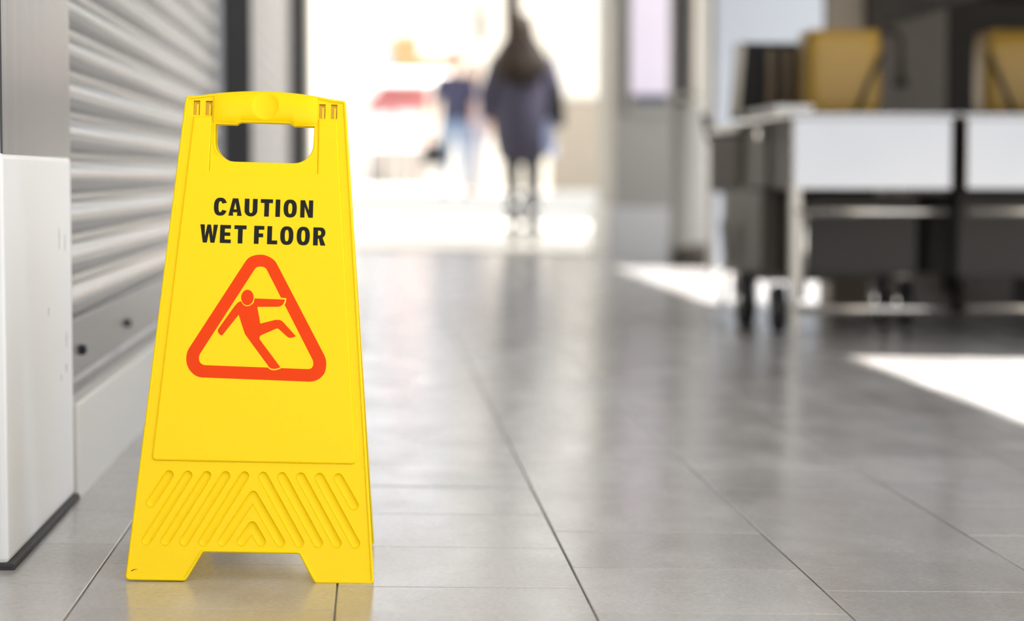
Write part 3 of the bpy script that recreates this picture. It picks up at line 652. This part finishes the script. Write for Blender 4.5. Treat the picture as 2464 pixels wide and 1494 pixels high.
MB().lathe([(.002, -.03), (.24, -.03), (.25, 0), (.24, .03), (.002, .03)], (0, 0, az(205, 41)-gs(0)), 'y', 28).build('disc', m_white, rs); MB().tube([(0, .03, 0), (0, .03, az(205, 41)-gs(0))], .02, 8).build('pole', m_white, rs)
# market crates on two tables outside the shop
for i, (pa, pb_, yy) in enumerate(((860, 945, 37.5), (955, 1045, 36.0))):
    a, b = ax(pa, yy), ax(pb_, yy); g3 = gs((a+b)/2); hgt = .70
    t = thing('market_table', ((a+b)/2, yy, g3), ['white trestle table of crates nearer the cream wall', 'white trestle table of crates nearer the walkers'][i], 'table', 'market tables in the street'); q = (b-a)/2
    MB().box(-q, q, -.3, .3, hgt-.04, hgt, .01).build('table_top', m_white, t)
    for sx in (-1, 1):
        for sy in (-1, 1): MB().tube([(sx*(q-.04), sy*.25, 0), (sx*(q-.06), sy*.24, hgt-.03)], .018, 8).build('leg', m_tube, t)
    n = 0
    names = ['cream', 'white', 'pink', 'pale blue']
    for lv in range(2):
        for j in range(2):
            ci = (n+i) % 4; cw = (q*.94)/2; xx = (a+b)/2+(j-.5)*q*.98; z = g3+hgt+lv*.27
            cr = thing('crate', (xx, yy+.02*lv, z), '%s crate in the %s row on the trestle table nearer the %s' % (names[ci], ['bottom', 'upper'][lv], ['cream wall', 'walkers'][i]), 'crate', 'crates on the market tables')
            mb = MB(); mb.box(-cw, cw, -.22, .22, 0, .02)
            mb.box(-cw, -cw+.02, -.22, .22, 0, .26).box(cw-.02, cw, -.22, .22, 0, .26).box(-cw, cw, .20, .22, 0, .26)
            mb.build('crate_shell', m_crate[ci], cr)
            for zz in (.0, .095, .19): MB().box(-cw, cw, -.225, -.205, zz, zz+.07).build('slat', m_crate[ci], cr)
            n += 1

# ------------------------------------------------------------------ people
def skin_mesh(verts, edges, root=0, sub=2):
    me = bpy.data.meshes.new('t'); me.from_pydata([v[0] for v in verts], edges, [])
    o = bpy.data.objects.new('t', me); COL.objects.link(o)
    md = o.modifiers.new('skin', 'SKIN'); md.use_smooth_shade = True
    for i, v in enumerate(verts):
        r = v[1]; me.skin_vertices[0].data[i].radius = r if isinstance(r, tuple) else (r, r)
        me.skin_vertices[0].data[i].use_root = (i == root)
    s = o.modifiers.new('sub', 'SUBSURF'); s.levels = sub; s.render_levels = sub
    dg = bpy.context.evaluated_depsgraph_get(); dg.update()
    e = o.evaluated_get(dg); m2 = bpy.data.meshes.new_from_object(e)
    vs = [v.co.copy() for v in m2.vertices]; fs = [tuple(p.vertices) for p in m2.polygons]
    bpy.data.objects.remove(o); bpy.data.meshes.remove(me); bpy.data.meshes.remove(m2)
    return vs, fs
def head_geo(c, s=1., face=1):
    """head about .23 high, face towards face*+y; nose, brow, chin and ears in one surface"""
    bm = bmesh.new(); bmesh.ops.create_icosphere(bm, subdivisions=4, radius=1)
    for v in bm.verts:
        x, y, z = v.co; f = max(0, y)
        X = x*.076*(1-.22*max(0, -z)); Yy = y*.096*(1-.05*max(0, -z)); Z = z*.117
        nose = math.exp(-(x/.13)**2-((z+.18)/.20)**2)*f*.022
        brow = math.exp(-((z-.12)/.10)**2-(x/.6)**2)*f*.005
        eye = -(math.exp(-((abs(x)-.38)/.16)**2-((z-.0)/.10)**2))*f*.009
        lip = math.exp(-(x/.30)**2-((z+.50)/.07)**2)*f*.006
        chin = math.exp(-(x/.3)**2-((z+.85)/.18)**2)*f*.010
        v.co = Vector((X, Yy+nose+brow+eye+lip+chin, Z))
        ear = math.exp(-((z+.08)/.22)**2-((y+.05)/.18)**2)
        if abs(x) > .9: v.co.x += math.copysign(.020*ear, x)
    vs = [Vector(c)+Vector((v.co.x, v.co.y*face, v.co.z))*s for v in bm.verts]; fs = [tuple(v.index for v in f.verts) for f in bm.faces]; bm.free(); return vs, fs
def hand_geo(wrist, dirv, side, inner, s=1.):
    """relaxed hand: palm and five bent fingers; dirv = pointing direction, side = towards the thumb, inner = palm side"""
    d = Vector(dirv).normalized(); t = (Vector(side)-d*Vector(side).dot(d)).normalized(); n = Vector(inner); n = (n-d*n.dot(d)-t*n.dot(t)).normalized(); w0 = Vector(wrist)
    mb = MB()
    def put(vs, fs): mb.add(vs, fs)
    put(*skin_mesh([(w0-d*.02, (.020*s, .026*s)), (w0+d*.03*s, (.016*s, .032*s)), (w0+d*.075*s, (.014*s, .038*s)), (w0+d*.092*s, (.011*s, .034*s))], [(0, 1), (1, 2), (2, 3)], 0, 2))
    for k, (off, ln) in enumerate(((.028, .068), (.010, .077), (-.009, .072), (-.027, .056))):
        p0 = w0+d*.080*s+t*off*s; p1 = p0+(d*.9+n*.25).normalized()*ln*.48*s; p2 = p1+(d*.72+n*.65).normalized()*ln*.32*s; p3 = p2+(d*.4+n*.9).normalized()*ln*.25*s
        put(*skin_mesh([(p0, .0095*s), (p1, .0088*s), (p2, .008*s), (p3, .0062*s)], [(0, 1), (1, 2), (2, 3)], 0, 1))
    p0 = w0+d*.026*s+t*.026*s; p1 = p0+(t*.75+d*.65+n*.25).normalized()*.036*s; p2 = p1+(d*.85+t*.35+n*.3).normalized()*.030*s; p3 = p2+(d*.95+n*.3).normalized()*.020*s
    put(*skin_mesh([(p0, .012*s), (p1, .0105*s), (p2, .009*s), (p3, .007*s)], [(0, 1), (1, 2), (2, 3)], 0, 1))
    return mb.v, mb.f
def person(name, loc, rotz, label, J, shoe_r, group=None):
    """J: joint dict (z up, person faces +y). Body, head and hands in one mesh."""
    root = thing(name, loc, label, 'person', group, rot=(0, 0, rotz))
    order = ['pelvis', 'waist', 'chest', 'neckb', 'neck', 'headb', 'shL', 'elL', 'wrL', 'shR', 'elR', 'wrR', 'hpL', 'knL', 'anL', 'toL', 'hpR', 'knR', 'anR', 'toR']
    R = dict(pelvis=(.150, .110), waist=(.125, .095), chest=(.150, .105), neckb=(.075, .065), neck=(.050, .052), headb=(.048, .052), shL=.062, elL=.042, wrL=.028, shR=.062, elR=.042, wrR=.028,
             hpL=.088, knL=.055, anL=.036, toL=.030, hpR=.088, knR=.055, anR=.036, toR=.030)
    R.update(J.get('R', {}))
    vs = [(J[k], R[k]) for k in order]; ix = {k: i for i, k in enumerate(order)}
    E_ = [('pelvis', 'waist'), ('waist', 'chest'), ('chest', 'neckb'), ('neckb', 'neck'), ('neck', 'headb'), ('chest', 'shL'), ('shL', 'elL'), ('elL', 'wrL'), ('chest', 'shR'), ('shR', 'elR'), ('elR', 'wrR'),
          ('pelvis', 'hpL'), ('hpL', 'knL'), ('knL', 'anL'), ('anL', 'toL'), ('pelvis', 'hpR'), ('hpR', 'knR'), ('knR', 'anR'), ('anR', 'toR')]
    bv, bf = skin_mesh(vs, [(ix[a], ix[b]) for a, b in E_], 0, 2)
    mb = MB(); mb.add(bv, bf)
    hc = Vector(J['head']); mb.add(*head_geo(hc, J.get('hs', 1.)))
    for s in 'LR':
        wv = Vector(J['wr'+s]); ev = Vector(J['el'+s]); mb.add(*hand_geo(wv, (wv-ev), (0, 1, .1), (1 if s == 'L' else -1, 0, 0), .95))
    body = mb.build('body', m_skin, root, smooth=True)
    for s in (-1, 1):
        e = MB().lathe([(.001, -.011), (.008, -.008), (.011, 0), (.008, .008), (.001, .011)], hc+Vector((s*.029, .081, .0)), 'y', 12).build('eye', m_eye, root, smooth=True)
        MB().lathe([(.0005, .009), (.005, .0095), (.004, .0115), (.0005, .012)], hc+Vector((s*.029, .081, .0)), 'y', 10).build('iris', m_iris, e)
    MB().tube([hc+Vector((x, .092-abs(x)*.35, -.060+abs(x)*.05)) for x in (-.022, -.012, 0, .012, .022)], [.002, .0045, .005, .0045, .002], 8).build('mouth', m_lip, root, smooth=True)
    return root, body, bv, bf
def garment(name, bv, bf, pred, off, m, parent):
    """the part of the body surface inside pred, pushed outwards"""
    me = bpy.data.meshes.new('t'); me.from_pydata(bv, [], bf); me.update()
    bm = bmesh.new(); bm.from_mesh(me); bmesh.ops.recalc_face_normals(bm, faces=bm.faces)
    bmesh.ops.delete(bm, geom=[f for f in bm.faces if not pred(f.calc_center_median())], context='FACES'); bm.normal_update()
    for v in bm.verts: v.co += v.normal*off
    bm.to_mesh(me); bm.free(); me.name = name; me.materials.append(m); me.polygons.foreach_set('use_smooth', [True]*len(me.polygons))
    return ob(name, me, parent)
def ring(cx, cy, z, rx, ry, n=28, wob=0., ph=0.): return [(cx+rx*cos(2*pi*i/n)*(1+wob*sin(5*2*pi*i/n+ph)), cy+ry*sin(2*pi*i/n)*(1+wob*sin(7*2*pi*i/n+ph)), z) for i in range(n)]
def boot(parent, an, to, m, h=.10):
    a = Vector(an); t = Vector(to); d = (t-a); d.z = 0; d = d.normalized(); s = Vector((d.y, -d.x, 0)); dirf = (t-a).normalized()
    up = s.cross(dirf); up = up if up.z > 0 else -up
    sole = a-up*.085
    def rg(k, wdt, ht, dn): c = sole+dirf*k; return [c+s*wdt*cos(q)+up*(dn+(ht-dn)*(.5+.5*sin(q))) for q in [2*pi*i/14 for i in range(14)]]
    mb = MB().loft([rg(-.055, .018, .06, .005), rg(-.045, .032, .10, 0), rg(0, .037, .12, 0), rg(.06, .038, .085, 0), (rg(.13, .043, .055, 0)), rg(.175, .034, .042, .0), rg(.195, .012, .025, .008)])
    mb.tube([a-up*.02, a+Vector((0, 0, h))], [.052, .056], 14)
    return mb.build('shoe', m, parent, smooth=True)

# woman walking away
wz = gz(1.3); WY = 18.25; wx = at(1256, 425, WY).x
J = dict(pelvis=(0, 0, .94), waist=(0, 0, 1.08), chest=(0, .01, 1.29), neckb=(0, 0, 1.43), neck=(0, .005, 1.49), headb=(0, .015, 1.56), head=(0, .03, 1.63),
    shL=(-.165, 0, 1.385), elL=(-.265, -.02, 1.13), wrL=(-.262, .10, .94), shR=(.165, 0, 1.385), elR=(.25, -.02, 1.13), wrR=(.225, .16, 1.02),
    hpL=(-.085, 0, .88), knL=(-.075, .03, .50), anL=(-.065, -.10, .165), toL=(-.065, -.02, .085), hpR=(.085, 0, .88), knR=(.085, .03, .48), anR=(.085, .01, .095), toR=(.09, .12, .035), R=dict(knL=.062, knR=.062, anL=.046, anR=.046))
W_, body, bv, bf = person('person', (wx, WY, wz), 0, 'woman with long brown hair and slate coat walking away down the arcade', J, .03)
garment('tights', bv, bf, lambda c: c.z < .92 and abs(c.x) < .21, .004, m_tights, W_)
cr = [ring(0, 0, z, rx, ry, 36, wb) for z, rx, ry, wb in ((.635, .175, .150, .02), (.70, .195, .165, .02), (.85, .225, .180, .015), (1.0, .235, .18, .012), (1.15, .228, .165, .01), (1.28, .222, .15, .008), (1.36, .205, .135, .005), (1.42, .150, .11, 0), (1.46, .085, .08, 0))]
MB().loft(cr, cap=False).build('coat', m_coat, W_, smooth=True)
for s, nm in (('L', 'sleeve'), ('R', 'sleeve')):
    sh_, el, wr = Vector(J['sh'+s]), Vector(J['el'+s]), Vector(J['wr'+s]); w2 = el.lerp(wr, .84)
    MB().tube([sh_+Vector((0, 0, .02)), sh_.lerp(el, .5), el, el.lerp(w2, .5), w2], [.085, .085, .078, .066, .06], 16).build(nm, m_coat, W_, smooth=True)
MB().loft([ring(.03, -.01, z, rx, ry, 28, .03) for z, rx, ry in ((.60, .10, .10), (.66, .15, .14), (.75, .16, .15))], cap=False).build('skirt', m_tights, W_, smooth=True)
MB().loft([[(.12, -.10, .70), (.24, -.08, .66), (.27, .02, .68), (.16, .03, .70)], [(.14, -.13, .82), (.235, -.12, .84), (.24, .0, .86), (.16, .0, .84)], [(.14, -.12, .93), (.22, -.12, .95), (.22, .0, .95), (.16, .0, .93)]]).build('shirt_tail', m_shirt_blue, W_)
hr = []
for z, cy, rx, ry in ((1.772, .02, .025, .03), (1.758, .015, .066, .075), (1.72, .005, .094, .108), (1.66, -.010, .106, .112), (1.58, -.035, .118, .100), (1.50, -.055, .170, .092), (1.42, -.075, .215, .090), (1.36, -.095, .235, .088), (1.30, -.115, .20, .078), (1.25, -.13, .14, .06), (1.20, -.14, .06, .03)):
    hr.append(ring(-.02, cy, z, rx, ry, 48, .035, z*9))
MB().loft(hr).build('hair', m_hair, W_, smooth=True)
W_.scale = (1.05, 1.05, 1.05)
boot(W_, J['anL'], J['toL'], m_boot, .16); boot(W_, J['anR'], J['toR'], m_boot, .16)
bag = thing('shoulder_bag', (wx+.285, WY-.02, wz+.93), 'black shoulder bag hanging at the right hip of the walking woman', 'bag')
MB().loft([[(x*s+.01, y*s2, z) for x, y in ((-.04, -.12), (.04, -.12), (.055, 0), (.04, .12), (-.04, .12), (-.055, 0))] for z, s, s2 in ((0, .8, .9), (.03, 1.05, 1.05), (.15, 1.0, 1.0), (.26, .55, .85))]).build('bag_body', m_boot, bag)
MB().tube([(0, -.09, .25), (-.03, -.06, .40), (-.085, .0, .535), (-.03, .06, .40), (0, .09, .25)], .011, 8).build('strap', m_boot, bag, smooth=True)

# man walking towards the arcade, and a pale-dressed walker beside him
MY = 26.2; mx_ = at(1096, 425, MY).x; mz = gs(mx_)
Jm = dict(pelvis=(0, 0, .90), waist=(0, 0, 1.04), chest=(0, .01, 1.25), neckb=(0, 0, 1.38), neck=(0, .005, 1.435), headb=(0, .015, 1.50), head=(0, .03, 1.565),
    shL=(-.17, 0, 1.345), elL=(-.21, -.05, 1.08), wrL=(-.20, .06, .86), shR=(.17, 0, 1.345), elR=(.225, -.02, 1.09), wrR=(.245, .06, .84),
    hpL=(-.085, 0, .84), knL=(-.10, .08, .47), anL=(-.11, .10, .09), toL=(-.115, .21, .04), hpR=(.085, 0, .84), knR=(.11, .02, .46), anR=(.14, -.17, .13), toR=(.14, -.07, .05),
    R=dict(pelvis=(.145, .11), waist=(.140, .10), chest=(.165, .11)))
Mn, body, bv, bf = person('person', (mx_, MY, mz), pi, 'man in navy T-shirt and washed jeans coming up from the sunlit street', Jm, .03)
garment('t_shirt', bv, bf, lambda c: (c.z > .86 and c.z < 1.385 and abs(c.x) < .19) or (c.z > 1.10 and c.z < 1.40 and abs(c.x) >= .19), .014, m_navy_shirt, Mn)
garment('jeans', bv, bf, lambda c: c.z < .93 and c.z > .10 and (abs(c.x) < .17 or c.z < .7), .012, m_jeans, Mn)
MB().loft([ring(0, .03+cy, 1.565+z, rx, ry, 28, .02) for z, cy, rx, ry in ((-.05, -.05, .085, .058), (.03, -.03, .088, .088), (.06, .0, .088, .104), (.10, .004, .068, .088), (.135, 0, .025, .035))]).build('hair', m_hair2, Mn, smooth=True)
boot(Mn, Jm['anL'], Jm['toL'], m_boot, .03); boot(Mn, Jm['anR'], Jm['toR'], m_boot, .03)
tb = thing('tote_bag', (mx_-.255, MY-.07, mz+.34), 'dark bag carried in the hand of the man in navy', 'bag')
MB().loft([[(x*s, y*s, z) for x, y in ((-.13, -.06), (.13, -.06), (.13, .06), (-.13, .06))] for z, s in ((0, .9), (.03, 1), (.22, .92), (.26, .8))]).build('bag_body', m_strap, tb)
MB().tube([(-.08, 0, .25), (-.07, 0, .36), (0, 0, .40), (.07, 0, .36), (.08, 0, .25)], .010, 8).build('bag_handle', m_strap, tb, smooth=True)
PY = 28.6; px_ = at(1141, 425, PY).x
Jp = {k: v for k, v in Jm.items()}
Jp.update(anL=(-.09, .02, .09), toL=(-.10, .13, .04), knL=(-.09, .04, .47), anR=(.09, -.02, .09), toR=(.10, .09, .04), knR=(.09, .03, .47), wrR=(.21, .05, .86))
Pn, body, bv, bf = person('person', (px_, PY, gs(px_)), pi, 'walker in pale lilac top and light trousers behind the man in navy', Jp, .03)
garment('top', bv, bf, lambda c: (c.z > .84 and c.z < 1.385 and abs(c.x) < .18) or (c.z > .98 and c.z < 1.40 and abs(c.x) >= .18), .016, m_pale_cloth, Pn)
garment('trousers', bv, bf, lambda c: c.z < .93 and c.z > .10 and (abs(c.x) < .17 or c.z < .7), .012, m_pink_cloth, Pn)
MB().loft([ring(0, .03+cy, 1.565+z, rx, ry, 28, .02) for z, cy, rx, ry in ((-.16, -.075, .07, .04), (-.03, -.05, .082, .058), (.03, -.03, .086, .087), (.07, -.008, .083, .099), (.105, 0, .06, .078), (.128, 0, .02, .03))]).build('hair', m_wood, Pn, smooth=True)
boot(Pn, Jp['anL'], Jp['toL'], m_white, .03); boot(Pn, Jp['anR'], Jp['toR'], m_white, .03)
